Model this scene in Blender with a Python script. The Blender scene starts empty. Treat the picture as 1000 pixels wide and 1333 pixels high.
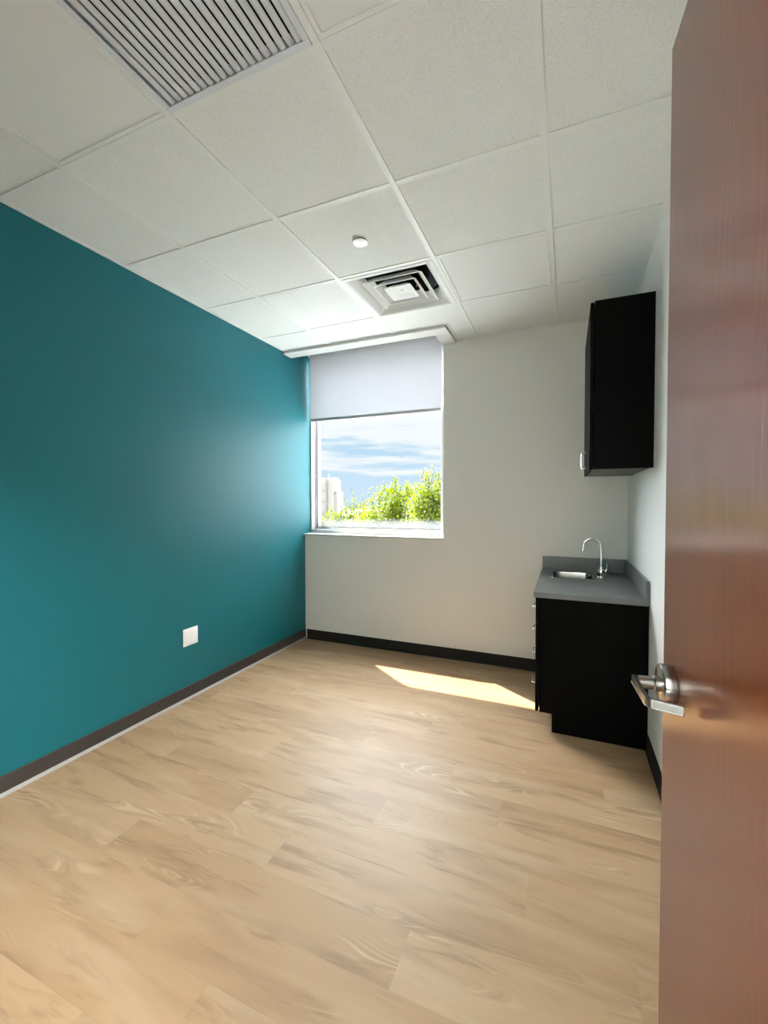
import bpy, bmesh, math, random
from mathutils import Vector, Matrix, Euler

sc = bpy.context.scene
COL = sc.collection

# ------------------------------------------------------------------ camera
cam_d = bpy.data.cameras.new('camera')
cam = bpy.data.objects.new('camera', cam_d)
COL.objects.link(cam)
cam_d.sensor_fit = 'HORIZONTAL'
cam_d.sensor_width = 36.0
cam_d.lens = 561.13 / 1000 * 36.0
cam_d.clip_start = 0.02
cam_d.clip_end = 600
cam.location = (2.3873, -3.6260, 1.3553)
cam.rotation_euler = (math.pi / 2 - 0.02329, 0.0008, 0.40093)
sc.camera = cam

# ------------------------------------------------------------------ view
sc.view_settings.view_transform = 'Standard'
sc.view_settings.look = 'None'
sc.view_settings.gamma = 1
sc.view_settings.exposure = 0.0
sc.view_settings.use_curve_mapping = False
sc.cycles.use_denoising = True
sc.cycles.max_bounces = 14
sc.cycles.diffuse_bounces = 8
sc.cycles.glossy_bounces = 5
sc.cycles.transparent_max_bounces = 12
sc.cycles.sample_clamp_indirect = 12
sc.cycles.caustics_reflective = False
sc.cycles.caustics_refractive = False

# light settings used below
SKY_VISIBLE = 1.05       # the hazy bank of cloud low over the trees
SKY_HIGH = 35.0          # brightness added to the upper sky, out of view, to light the room
SKY_EAST = 7.0           # brightness added out of view to the right, for wall and ceiling
SKY_WEST = 26.0         # brightness added left of what the window shows, for right wall and door
SUN = 30.0
HALL = 590.0  # power of the unseen fill lights added behind the doorway
SUN_TRAVEL = Vector((0.47, -0.347, -1.0))


# ------------------------------------------------------------------ node helper
class NT:
    def __init__(self, tree):
        self.t = tree
        self.n = tree.nodes
        self.l = tree.links

    def new(self, typ, **kw):
        nd = self.n.new(typ)
        for k, v in kw.items():
            setattr(nd, k, v)
        return nd

    def put(self, sock, v):
        if isinstance(v, bpy.types.NodeSocket):
            self.l.new(v, sock)
        else:
            sock.default_value = v

    def math(self, op, a, b=0.0, c=None, clamp=False):
        nd = self.new('ShaderNodeMath', operation=op, use_clamp=clamp)
        self.put(nd.inputs[0], a)
        self.put(nd.inputs[1], b)
        if c is not None:
            self.put(nd.inputs[2], c)
        return nd.outputs[0]

    def smooth(self, v, lo, hi, a=0.0, b=1.0):
        nd = self.new('ShaderNodeMapRange', interpolation_type='SMOOTHSTEP')
        self.put(nd.inputs[0], v)
        for i, x in enumerate((lo, hi, a, b)):
            self.put(nd.inputs[i + 1], x)
        return nd.outputs[0]

    def noise(self, vec, scale, detail=2.0, rough=0.5, dist=0.0):
        nd = self.new('ShaderNodeTexNoise')
        self.l.new(vec, nd.inputs['Vector'])
        nd.inputs['Scale'].default_value = scale
        nd.inputs['Detail'].default_value = detail
        nd.inputs['Roughness'].default_value = rough
        nd.inputs['Distortion'].default_value = dist
        return nd.outputs['Fac']

    def mapping(self, vec, scale=(1, 1, 1), loc=(0, 0, 0)):
        nd = self.new('ShaderNodeMapping')
        self.l.new(vec, nd.inputs[0])
        nd.inputs['Scale'].default_value = scale
        nd.inputs['Location'].default_value = loc
        return nd.outputs[0]

    def ramp(self, fac, stops, interp='LINEAR'):
        nd = self.new('ShaderNodeValToRGB')
        cr = nd.color_ramp
        cr.interpolation = interp
        while len(cr.elements) < len(stops):
            cr.elements.new(0.5)
        for e, (p, c) in zip(cr.elements, stops):
            e.position = p
            e.color = (c[0], c[1], c[2], 1)
        self.put(nd.inputs[0], fac)
        return nd.outputs[0]

    def mix(self, fac, a, b, blend='MIX'):
        nd = self.new('ShaderNodeMix', data_type='RGBA', blend_type=blend)
        self.put(nd.inputs[0], fac)
        for s, v in ((6, a), (7, b)):
            if isinstance(v, tuple):
                v = (v[0], v[1], v[2], 1)
            self.put(nd.inputs[s], v)
        return nd.outputs[2]

    def sep(self, vec):
        nd = self.new('ShaderNodeSeparateXYZ')
        self.l.new(vec, nd.inputs[0])
        return nd.outputs

    def comb(self, x, y, z):
        nd = self.new('ShaderNodeCombineXYZ')
        for i, v in enumerate((x, y, z)):
            self.put(nd.inputs[i], v)
        return nd.outputs[0]


# ------------------------------------------------------------------ sky
world = bpy.data.worlds.new('sky')
sc.world = world
world.use_nodes = True
w = NT(world.node_tree)
w.n.clear()
wd = w.new('ShaderNodeTexCoord').outputs['Generated']
wx, wy, wz = w.sep(wd)
streak = w.noise(w.mapping(wd, (3.2, 3.2, 26.0)), 1.25, 5.0, 0.55, 0.35)
streak2 = w.noise(w.mapping(wd, (6.0, 6.0, 60.0), (3.1, 1.7, 0.4)), 1.2, 4.0, 0.6)
cl = w.math('ADD', w.math('MULTIPLY', streak, 0.62), w.math('MULTIPLY', streak2, 0.38))
band = w.math('ADD', w.smooth(wz, 0.045, 0.075, -0.22, 0.0), w.smooth(wz, 0.12, 0.20, 0.0, 0.16))
cl = w.math('ADD', cl, band)
cloudy = w.smooth(cl, 0.38, 0.56)
sky_col = w.mix(w.smooth(wz, 0.0, 0.2), (0.64, 0.82, 0.98), (0.46, 0.71, 0.90))
vis = w.mix(cloudy, sky_col, (0.93, 0.98, 1.01))
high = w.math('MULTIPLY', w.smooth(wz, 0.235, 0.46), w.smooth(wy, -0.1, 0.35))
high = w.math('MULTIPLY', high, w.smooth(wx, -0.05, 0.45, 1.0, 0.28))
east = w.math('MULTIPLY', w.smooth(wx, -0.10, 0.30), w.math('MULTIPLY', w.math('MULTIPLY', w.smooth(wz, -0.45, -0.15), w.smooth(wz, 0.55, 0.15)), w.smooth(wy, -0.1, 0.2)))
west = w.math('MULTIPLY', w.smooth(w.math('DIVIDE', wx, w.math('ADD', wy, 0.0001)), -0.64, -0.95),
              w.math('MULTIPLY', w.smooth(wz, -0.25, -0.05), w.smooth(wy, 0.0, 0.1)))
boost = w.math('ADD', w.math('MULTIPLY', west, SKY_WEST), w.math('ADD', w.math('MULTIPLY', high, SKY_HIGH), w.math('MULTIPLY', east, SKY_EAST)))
below = w.smooth(wz, -0.03, 0.0)
ground_col = w.mix(below, (0.62, 0.60, 0.55), vis)
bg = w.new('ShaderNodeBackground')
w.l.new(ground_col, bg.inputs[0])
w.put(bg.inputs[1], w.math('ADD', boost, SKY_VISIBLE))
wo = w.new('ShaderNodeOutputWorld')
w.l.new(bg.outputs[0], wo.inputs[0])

# ------------------------------------------------------------------ sun and added hallway fill lights
sun_d = bpy.data.lights.new('sun', 'SUN')
sun_d.energy = SUN
sun_d.angle = math.radians(0.6)
sun_d.color = (1.0, 0.86, 0.62)
sun = bpy.data.objects.new('sun', sun_d)
COL.objects.link(sun)
sun.rotation_euler = SUN_TRAVEL.to_track_quat('-Z', 'Y').to_euler()
sun.location = (-8, 10, 14)

for hx in (-0.4, 4.0):
    hall_d = bpy.data.lights.new('hallway_fill', 'AREA')
    hall_d.shape = 'RECTANGLE'
    hall_d.size = 1.2
    hall_d.size_y = 0.6
    hall_d.energy = HALL
    hall_d.color = (0.93, 0.97, 0.94)
    hall = bpy.data.objects.new('hallway_fill', hall_d)
    COL.objects.link(hall)
    hall.location = (hx, -4.65, 2.70)


# ------------------------------------------------------------------ materials
def mat(name):
    m = bpy.data.materials.new(name)
    m.use_nodes = True
    t = NT(m.node_tree)
    b = t.n['Principled BSDF']
    return m, t, b


def simple(name, col, rough=0.5, metal=0.0, spec=0.5, bump=None, var=0.0):
    m, t, b = mat(name)
    b.inputs['Base Color'].default_value = (*col, 1)
    b.inputs['Roughness'].default_value = rough
    b.inputs['Metallic'].default_value = metal
    b.inputs['Specular IOR Level'].default_value = spec
    co = t.new('ShaderNodeTexCoord').outputs['Object']
    if var:
        n = t.noise(co, 6.0, 3.0)
        c = t.ramp(n, [(0.3, tuple(x * (1 - var) for x in col)), (0.7, tuple(min(1, x * (1 + var)) for x in col))])
        t.l.new(c, b.inputs['Base Color'])
    if bump:
        sc_, st = bump
        n = t.noise(co, sc_, 3.0, 0.6)
        bn = t.new('ShaderNodeBump')
        bn.inputs['Strength'].default_value = st
        bn.inputs['Distance'].default_value = 0.002
        t.l.new(n, bn.inputs['Height'])
        t.l.new(bn.outputs[0], b.inputs['Normal'])
    return m


M = {}
M['teal'] = simple('teal_paint', (0.002, 0.118, 0.145), 0.48, spec=0.40, bump=(260, 0.18))
M['grey_wall'] = simple('warm_grey_paint', (0.70, 0.685, 0.65), 0.55, spec=0.35, bump=(260, 0.15))
M['white_wall'] = simple('white_paint', (0.74, 0.74, 0.72), 0.55, spec=0.35, bump=(260, 0.15))
M['white_trim'] = simple('white_trim', (0.80, 0.80, 0.79), 0.4)
M['grid_white'] = simple('grid_enamel', (0.79, 0.81, 0.80), 0.45)
M['dark'] = simple('plenum_dark', (0.012, 0.012, 0.012), 0.9)
M['black'] = simple('matt_black', (0.006, 0.006, 0.006), 0.8)
M['base_brown'] = simple('rubber_base', (0.048, 0.040, 0.035), 0.6, spec=0.2, var=0.08)
M['base_black'] = simple('dark_rubber_base', (0.014, 0.0125, 0.011), 0.65, spec=0.15, var=0.08)
M['toe_grey'] = simple('toe_strip_grey', (0.34, 0.33, 0.32), 0.6)  # toe strip in a lighter grey than its baseboard
M['chrome'] = simple('chrome', (0.80, 0.81, 0.82), 0.08, 1.0)
M['satin'] = simple('satin_nickel', (0.40, 0.39, 0.37), 0.20, 1.0)
M['steel'] = simple('brushed_steel', (0.30, 0.295, 0.285), 0.22, 1.0)
M['grille_grey'] = simple('grille_enamel', (0.70, 0.73, 0.78), 0.42)
M['diffuser_white'] = simple('diffuser_white', (0.78, 0.80, 0.80), 0.55, spec=0.2)
M['lamp_lens'] = simple('acrylic_lens', (0.80, 0.82, 0.82), 0.75, spec=0.1, bump=(900, 0.05))
M['plastic_white'] = simple('white_plastic', (0.82, 0.82, 0.82), 0.35)
M['hem_grey'] = simple('hem_bar_grey', (0.44, 0.44, 0.45), 0.4)
M['sill'] = simple('painted_sill', (0.55, 0.56, 0.57), 0.4)
M['gasket'] = simple('gasket_grey', (0.05, 0.05, 0.055), 0.5)
M['pvc'] = simple('window_vinyl', (0.46, 0.47, 0.49), 0.4)
M['counter'] = simple('grey_laminate', (0.125, 0.135, 0.135), 0.38, var=0.06, bump=(500, 0.05))
M['cab_inner'] = simple('cabinet_grey', (0.10, 0.098, 0.094), 0.5)
M['concrete'] = simple('pale_concrete', (0.60, 0.58, 0.62), 0.8, var=0.05)
M['concrete_dark'] = simple('grey_metalwork', (0.42, 0.41, 0.44), 0.7)
M['bounce_pale'] = simple('pale_bounce_surface', (0.66, 0.72, 0.80), 0.9, var=0.05)  # pale surface of the added plane that throws sun up indoors
M['hall_dark'] = simple('hall_floor_dark', (0.030, 0.030, 0.034), 0.95, spec=0.1, var=0.2)  # unseen hallway floor, darkened so the door lever reflects less light
M['bark'] = simple('bark', (0.10, 0.075, 0.06), 0.9, var=0.3)
M['grass'] = simple('lawn', (0.13, 0.135, 0.11), 0.9, var=0.3)


def make_cabinet_mat():
    m, t, b = mat('espresso_laminate')
    co = t.new('ShaderNodeTexCoord').outputs['Object']
    g = t.noise(t.mapping(co, (40, 40, 1.2)), 2.0, 4.0, 0.6)
    c = t.ramp(g, [(0.3, (0.0015, 0.0014, 0.0013)), (0.75, (0.0040, 0.0037, 0.0035))])
    t.l.new(c, b.inputs['Base Color'])
    b.inputs['Roughness'].default_value = 0.5
    b.inputs['Specular IOR Level'].default_value = 0.04
    return m


M['espresso'] = make_cabinet_mat()


def make_tile_mat():
    m, t, b = mat('mineral_fibre_tile')
    co = t.new('ShaderNodeTexCoord').outputs['Object']
    big = t.noise(co, 120.0, 4.0, 0.8)
    fine = t.noise(co, 240.0, 3.0, 0.7)
    c = t.ramp(fine, [(0.33, (0.64, 0.655, 0.645)), (0.46, (0.79, 0.81, 0.80)), (0.7, (0.82, 0.84, 0.83))])
    t.l.new(c, b.inputs['Base Color'])
    b.inputs['Roughness'].default_value = 0.95
    b.inputs['Specular IOR Level'].default_value = 0.15
    bn = t.new('ShaderNodeBump')
    bn.inputs['Strength'].default_value = 0.35
    bn.inputs['Distance'].default_value = 0.003
    t.l.new(big, bn.inputs['Height'])
    t.l.new(bn.outputs[0], b.inputs['Normal'])
    return m


M['tile'] = make_tile_mat()


def make_floor_mat():
    m, t, b = mat('oak_vinyl_plank')
    co = t.new('ShaderNodeTexCoord').outputs['Object']
    x, y, z = t.sep(co)
    PW, PL = 0.182, 1.22
    row = t.math('FLOOR', t.math('DIVIDE', y, PW))
    wn = t.new('ShaderNodeTexWhiteNoise', noise_dimensions='1D')
    t.put(wn.inputs['W'], row)
    xs = t.math('ADD', t.math('DIVIDE', x, PL), wn.outputs['Value'])
    colm = t.math('FLOOR', xs)
    wn2 = t.new('ShaderNodeTexWhiteNoise', noise_dimensions='2D')
    t.l.new(t.comb(row, colm, 0.0), wn2.inputs['Vector'])
    pid = wn2.outputs['Value']
    shift = t.math('MULTIPLY', pid, 37.0)
    px = t.math('ADD', x, shift)
    vec = t.comb(px, y, shift)
    # soft tone per plank
    base = t.ramp(pid, [(0.0, (0.355, 0.222, 0.120)), (0.5, (0.375, 0.240, 0.134)), (1.0, (0.395, 0.260, 0.150))])
    # cloudy brown heartwood streaks running with the plank
    blot = t.noise(t.mapping(vec, (1.7, 11.0, 1.0)), 1.35, 5.0, 0.62, 0.5)
    bl = t.smooth(blot, 0.50, 0.70)
    c = t.mix(t.math('MULTIPLY', bl, 0.60), base, (0.185, 0.105, 0.055))
    cloud = t.noise(t.mapping(vec, (0.9, 5.0, 1.0), (5, 1, 8)), 1.3, 3.0, 0.55, 0.6)
    c = t.mix(t.math('MULTIPLY', t.smooth(cloud, 0.46, 0.66), 0.42), c, (0.235, 0.140, 0.076))
    pale = t.noise(t.mapping(vec, (1.1, 5.0, 1.0), (9, 4, 2)), 1.3, 3.0, 0.5)
    c = t.mix(t.math('MULTIPLY', t.smooth(pale, 0.5, 0.72), 0.5), c, (0.45, 0.325, 0.21))
    # cathedral figure: contour lines of a stretched height field
    field = t.noise(t.mapping(vec, (1.6, 9.0, 1.0)), 0.9, 1.5, 0.4, 0.25)
    rings = t.math('SINE', t.math('MULTIPLY', field, 120.0))
    ring = t.smooth(rings, 0.55, 1.0)
    fig = t.noise(t.mapping(vec, (1.1, 5.0, 1.0), (2, 7, 5)), 1.4, 2.0, 0.5)
    figm = t.smooth(fig, 0.55, 0.70)
    c = t.mix(t.math('MULTIPLY', t.math('MULTIPLY', ring, figm), 0.55), c, (0.50, 0.375, 0.25))
    dk = t.smooth(rings, -0.6, -1.0)
    c = t.mix(t.math('MULTIPLY', t.math('MULTIPLY', dk, figm), 0.45), c, (0.24, 0.155, 0.095))
    # fine grain
    grain = t.noise(t.mapping(vec, (4.0, 90.0, 1.0)), 1.0, 4.0, 0.65)
    c = t.mix(t.math('MULTIPLY', t.smooth(grain, 0.52, 0.75), 0.28), c, (0.36, 0.25, 0.16))
    # plank seams
    fy = t.math('FRACT', t.math('DIVIDE', y, PW))
    fx = t.math('FRACT', xs)
    ey = t.math('MULTIPLY', t.math('MINIMUM', fy, t.math('SUBTRACT', 1.0, fy)), PW)
    ex = t.math('MULTIPLY', t.math('MINIMUM', fx, t.math('SUBTRACT', 1.0, fx)), PL)
    seam = t.smooth(t.math('MINIMUM', ex, ey), 0.0004, 0.0018, 1.0, 0.0)
    c = t.mix(t.math('MULTIPLY', seam, 0.16), c, (0.22, 0.15, 0.10))
    t.l.new(c, b.inputs['Base Color'])
    t.put(b.inputs['Roughness'], t.smooth(grain, 0.3, 0.8, 0.46, 0.60))
    b.inputs['Specular IOR Level'].default_value = 0.35
    bn = t.new('ShaderNodeBump')
    bn.inputs['Strength'].default_value = 0.12
    bn.inputs['Distance'].default_value = 0.002
    t.put(bn.inputs['Height'], t.math('SUBTRACT', grain, seam))
    t.l.new(bn.outputs[0], b.inputs['Normal'])
    return m


M['floor'] = make_floor_mat()


def make_door_mat():
    m, t, b = mat('red_brown_veneer')
    co = t.new('ShaderNodeTexCoord').outputs['Object']
    fine = t.noise(t.mapping(co, (60, 60, 1.6)), 3.0, 5.0, 0.65)
    wide = t.noise(t.mapping(co, (14, 14, 0.8)), 2.0, 2.0, 0.5, 0.3)
    fl = t.noise(t.mapping(co, (7, 7, 1.3)), 1.0, 1.0, 0.4, 0.3)
    rings = t.math('SINE', t.math('MULTIPLY', fl, 90.0))
    c = t.ramp(fine, [(0.25, (0.086, 0.019, 0.006)), (0.75, (0.142, 0.035, 0.011))])
    c = t.mix(t.math('MULTIPLY', t.smooth(wide, 0.45, 0.7), 0.45), c, (0.165, 0.050, 0.022))
    c = t.mix(t.math('MULTIPLY', t.smooth(rings, 0.4, 1.0), 0.25), c, (0.085, 0.030, 0.016))
    t.l.new(c, b.inputs['Base Color'])
    b.inputs['Roughness'].default_value = 0.22
    b.inputs['IOR'].default_value = 1.60
    # the upright grain scatters reflections sideways more than up and down
    b.inputs['Anisotropic'].default_value = 0.7
    t.put(b.inputs['Tangent'], t.comb(-0.0732, 0.9973, 0.0))
    bn = t.new('ShaderNodeBump')
    bn.inputs['Strength'].default_value = 0.10
    bn.inputs['Distance'].default_value = 0.001
    t.put(bn.inputs['Height'], t.math('ADD', t.noise(t.mapping(co, (220, 220, 5)), 1.0, 3.0), t.math('MULTIPLY', rings, 0.25)))
    t.l.new(bn.outputs[0], b.inputs['Normal'])
    return m


M['door'] = make_door_mat()


def make_glass_mat():
    m, t, b = mat('window_glass')
    t.n.remove(b)
    out = [n for n in t.n if n.type == 'OUTPUT_MATERIAL'][0]
    tr = t.new('ShaderNodeBsdfTransparent')
    tr.inputs[0].default_value = (0.975, 0.98, 0.98, 1)
    gl = t.new('ShaderNodeBsdfGlossy')
    gl.inputs['Roughness'].default_value = 0.0
    lw = t.new('ShaderNodeLayerWeight')
    fr = t.math('MULTIPLY_ADD', t.math('POWER', lw.outputs['Facing'], 5.0), 0.7, 0.008)
    mx = t.new('ShaderNodeMixShader')
    t.l.new(fr, mx.inputs[0])
    t.l.new(tr.outputs[0], mx.inputs[1])
    t.l.new(gl.outputs[0], mx.inputs[2])
    # milky translucent film, denser towards the bottom of the pane
    co = t.new('ShaderNodeTexCoord').outputs['Object']
    z = t.sep(co)[2]
    film = t.math('MULTIPLY', t.smooth(z, 1.10, 1.21, 0.62, 0.0), t.smooth(t.noise(co, 60, 3.0), 0.2, 0.7, 0.75, 1.0))
    df = t.new('ShaderNodeBsdfTranslucent')
    df.inputs[0].default_value = (0.10, 0.105, 0.11, 1)
    m2 = t.new('ShaderNodeMixShader')
    t.put(m2.inputs[0], film)
    t.l.new(mx.outputs[0], m2.inputs[1])
    t.l.new(df.outputs[0], m2.inputs[2])
    t.l.new(m2.outputs[0], out.inputs[0])
    return m


M['glass'] = make_glass_mat()


def make_shade_mat():
    m, t, b = mat('white_screen_fabric')
    t.n.remove(b)
    out = [n for n in t.n if n.type == 'OUTPUT_MATERIAL'][0]
    co = t.new('ShaderNodeTexCoord').outputs['Object']
    wv = t.noise(t.mapping(co, (1, 1, 30)), 30.0, 2.0)
    col = t.ramp(wv, [(0.2, (0.79, 0.79, 0.80)), (0.8, (0.83, 0.83, 0.84))])
    df = t.new('ShaderNodeBsdfDiffuse')
    t.l.new(col, df.inputs[0])
    tl = t.new('ShaderNodeBsdfTranslucent')
    tl.inputs[0].default_value = (0.765, 0.77, 0.82, 1)
    mx = t.new('ShaderNodeMixShader')
    mx.inputs[0].default_value = SHADE_TRANS
    t.l.new(df.outputs[0], mx.inputs[1])
    t.l.new(tl.outputs[0], mx.inputs[2])
    t.l.new(mx.outputs[0], out.inputs[0])
    return m


SHADE_TRANS = 0.21
M['shade'] = make_shade_mat()


def make_leaf_mat():
    m, t, b = mat('spring_leaves')
    t.n.remove(b)
    out = [n for n in t.n if n.type == 'OUTPUT_MATERIAL'][0]
    ge = t.new('ShaderNodeNewGeometry')
    rnd = ge.outputs['Random Per Island']
    c = t.ramp(rnd, [(0.0, (0.125, 0.180, 0.010)), (0.35, (0.175, 0.230, 0.008)), (0.7, (0.215, 0.265, 0.030)),
                     (0.88, (0.24, 0.27, 0.16)), (1.0, (0.06, 0.06, 0.07))])
    df = t.new('ShaderNodeBsdfDiffuse')
    tl = t.new('ShaderNodeBsdfTranslucent')
    t.l.new(c, df.inputs[0])
    t.l.new(c, tl.inputs[0])
    mx = t.new('ShaderNodeMixShader')
    mx.inputs[0].default_value = 0.5
    t.l.new(df.outputs[0], mx.inputs[1])
    t.l.new(tl.outputs[0], mx.inputs[2])
    t.l.new(mx.outputs[0], out.inputs[0])
    return m


M['leaf'] = make_leaf_mat()


# ------------------------------------------------------------------ mesh helper
class MB:
    """collects shapes given in world coordinates into one mesh"""

    def __init__(self):
        self.bm = bmesh.new()

    def box(self, x0, x1, y0, y1, z0, z1, bev=0.0, seg=2):
        b = bmesh.new()
        bmesh.ops.create_cube(b, size=1)
        for v in b.verts:
            v.co = Vector(((x0 + x1) / 2 + v.co.x * (x1 - x0), (y0 + y1) / 2 + v.co.y * (y1 - y0), (z0 + z1) / 2 + v.co.z * (z1 - z0)))
        if bev:
            bmesh.ops.bevel(b, geom=list(b.edges), offset=bev, segments=seg, affect='EDGES', profile=0.5)
        self.merge(b)
        return self

    def merge(self, b, mtx=None):
        if mtx is not None:
            b.transform(mtx)
        me = bpy.data.meshes.new('tmp')
        b.to_mesh(me)
        b.free()
        self.bm.from_mesh(me)
        bpy.data.meshes.remove(me)

    def prism(self, pts, axis, a, c, caps=True):
        """closed outline pts (2D) swept along axis ('X','Y','Z') from a to c"""
        def P(p, s):
            return {'X': (s, p[0], p[1]), 'Y': (p[0], s, p[1]), 'Z': (p[0], p[1], s)}[axis]
        va = [self.bm.verts.new(P(p, a)) for p in pts]
        vc = [self.bm.verts.new(P(p, c)) for p in pts]
        n = len(pts)
        for i in range(n):
            self.bm.faces.new((va[i], va[(i + 1) % n], vc[(i + 1) % n], vc[i]))
        if caps:
            self.bm.faces.new(va[::-1])
            self.bm.faces.new(vc)
        return self

    def tube(self, pts, rad, seg=16, caps=True):
        """round tube through pts; rad a number or one per point"""
        pts = [Vector(p) for p in pts]
        rs = rad if isinstance(rad, (list, tuple)) else [rad] * len(pts)
        rings = []
        ref = None
        for i, p in enumerate(pts):
            d = (pts[min(i + 1, len(pts) - 1)] - pts[max(i - 1, 0)]).normalized()
            if ref is None:
                ref = Vector((0, 0, 1)) if abs(d.z) < 0.9 else Vector((1, 0, 0))
            u = (ref - d * ref.dot(d)).normalized()
            v = d.cross(u)
            ref = u
            rings.append([self.bm.verts.new(p + (u * math.cos(a) + v * math.sin(a)) * rs[i])
                          for a in (2 * math.pi * k / seg for k in range(seg))])
        for r0, r1 in zip(rings, rings[1:]):
            for k in range(seg):
                self.bm.faces.new((r0[k], r0[(k + 1) % seg], r1[(k + 1) % seg], r1[k]))
        if caps:
            self.bm.faces.new(rings[0][::-1])
            self.bm.faces.new(rings[-1])
        return self

    def lathe(self, prof, centre, axis='Z', seg=32):
        """prof: (radius, height) pairs turned about axis through centre"""
        c = Vector(centre)
        rings = []
        for r, h in prof:
            ring = []
            for k in range(seg):
                a = 2 * math.pi * k / seg
                ca, sa = math.cos(a) * r, math.sin(a) * r
                off = {'Z': (ca, sa, h), 'X': (h, ca, sa), 'Y': (ca, h, sa)}[axis]
                ring.append(self.bm.verts.new(c + Vector(off)))
            rings.append(ring)
        for r0, r1 in zip(rings, rings[1:]):
            for k in range(seg):
                self.bm.faces.new((r0[k], r0[(k + 1) % seg], r1[(k + 1) % seg], r1[k]))
        self.bm.faces.new(rings[0][::-1])
        self.bm.faces.new(rings[-1])
        return self

    def rings(self, loops, close_last=False):
        """quad strips between successive closed loops of equal length"""
        vs = [[self.bm.verts.new(p) for p in lp] for lp in loops]
        n = len(vs[0])
        for a, b in zip(vs, vs[1:]):
            for k in range(n):
                self.bm.faces.new((a[k], a[(k + 1) % n], b[(k + 1) % n], b[k]))
        if close_last:
            self.bm.faces.new(vs[-1])
        return self

    def build(self, name, material, parent=None, smooth=False, origin=None):
        bm = self.bm
        bmesh.ops.recalc_face_normals(bm, faces=bm.faces)
        me = bpy.data.meshes.new(name)
        par_loc = world_loc(parent)
        o_loc = Vector(origin) if origin is not None else par_loc
        bm.transform(Matrix.Translation(-o_loc))
        bm.to_mesh(me)
        bm.free()
        me.materials.append(material)
        if smooth:
            for p in me.polygons:
                p.use_smooth = True
            me.set_sharp_from_angle(angle=math.radians(40))
        o = bpy.data.objects.new(name, me)
        COL.objects.link(o)
        if parent is not None:
            o.parent = parent
        o.location = o_loc - par_loc
        return o


def world_loc(o):
    v = Vector((0, 0, 0))
    while o is not None:
        v += o.location
        o = o.parent
    return v


def tag(o, label, cat=None, group=None, kind=None):
    o['label'] = label
    if cat:
        o['category'] = cat
    if group:
        o['group'] = group
    if kind:
        o['kind'] = kind
    return o


def empty(name, loc):
    o = bpy.data.objects.new(name, None)
    o.empty_display_size = 0.1
    COL.objects.link(o)
    o.location = loc
    return o


# ------------------------------------------------------------------ room dimensions
W = 2.8035           # right wall
H = 2.7235           # ceiling grid
YN = -3.66           # near wall (the camera stands in its doorway)
SILL = 1.045
WX = 1.406           # right edge of the window recess
CX = [0.0, 0.4694, 1.0790, 1.6886, 2.2982, W]
RY = [0.0, -0.6508, -1.2604, -1.8700, -2.4796, -3.0892, YN]
PX, PY = 1.515, -0.345   # outline of the shade pocket

# ------------------------------------------------------------------ setting
fl = MB().box(-0.14, W + 0.14, YN - 0.06, 0.12, -0.12, 0.0).build('floor', M['floor'])
tag(fl, 'pale oak plank floor with soft brown streaks', 'floor', kind='structure')

tag(MB().box(-1.6, 4.6, -5.6, YN - 0.06, -0.12, 0.0).build('floor_hallway', M['hall_dark']), 'unseen hallway floor behind the doorway, made dark to cut its bounce', 'floor', kind='structure')
tag(MB().box(-0.14, 0.0, YN - 0.12, 0.215, 0.0, 3.0).build('wall_left', M['teal']),
    'deep teal painted wall left of the window', 'wall', kind='structure')
far = MB()
far.box(-0.14, 0.0, 0.2155, 0.30, 0.0, 3.0)
far.box(0.0, W + 0.14, 0.0, 0.30, 0.0, SILL - 0.018)
far.box(WX, W + 0.14, 0.0, 0.30, SILL - 0.018, 3.0)
far.box(0.0, WX, 0.0, 0.30, 2.875, 3.0)
far.box(0.0, WX, 0.12, 0.30, 2.80, 2.875)
tag(far.build('wall_far', M['grey_wall']), 'warm grey wall holding the window', 'wall', kind='structure')
tag(MB().box(W, W + 0.14, YN - 0.12, 0.0, 0.0, 3.0).build('wall_right', M['white_wall']),
    'pale wall behind the dark cabinets and the open door', 'wall', kind='structure')
near = MB()
near.box(0.0, 1.60, YN - 0.12, YN, 0.0, 3.0)
near.box(2.672, W, YN - 0.12, YN, 0.0, 3.0)
near.box(1.60, 2.672, YN - 0.12, YN, 2.16, 3.0)
tag(near.build('wall_near', M['white_wall']), 'wall with the doorway the photo is taken from', 'wall', kind='structure')
hw = MB()
hw.box(-1.6, 4.6, -5.7, -5.6, 0.0, 3.0)
hw.box(-1.7, -1.6, -5.7, YN - 0.12, 0.0, 3.0)
hw.box(4.6, 4.7, -5.7, YN - 0.12, 0.0, 3.0)
hw.box(-1.7, -0.14, YN - 0.12, YN - 0.02, 0.0, 3.0)
hw.box(W + 0.14, 4.7, YN - 0.12, YN - 0.02, 0.0, 3.0)
tag(hw.build('wall_hallway', M['white_wall']), 'hallway walls behind the doorway', 'wall', kind='structure')

# ceiling: tiles laid into the grid
SKIP = {(2, 4), (2, 1)}                       # return grille, supply diffuser
PANELS = [(1, 1), (3, 1), (1, 4), (3, 4)]     # column, row of the flat light panels
ce = MB()
TZ = H + 0.004
g = 0.0055
for c in range(5):
    for r in range(6):
        if (c, r) in SKIP or (c, r) in PANELS:
            continue
        x0, x1, y1, y0 = CX[c] + g, CX[c + 1] - g, RY[r] - g, RY[r + 1] + g
        if r == 0 and x1 < PX + 0.2:
            if c <= 1:
                ce.box(x0, x1, y0, PY + 0.004, TZ, TZ + 0.016)
                continue
            ce.box(x0, x1, y0, PY + 0.004, TZ, TZ + 0.016)
            ce.box(PX - 0.004, x1, PY + 0.004, y1, TZ, TZ + 0.016)
            continue
        ce.box(x0, x1, y0, y1, TZ, TZ + 0.016)
ce.box(-1.7, 4.7, -5.7, YN - 0.12, H, H + 0.02)
ceil = ce.build('ceiling', M['tile'])
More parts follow.
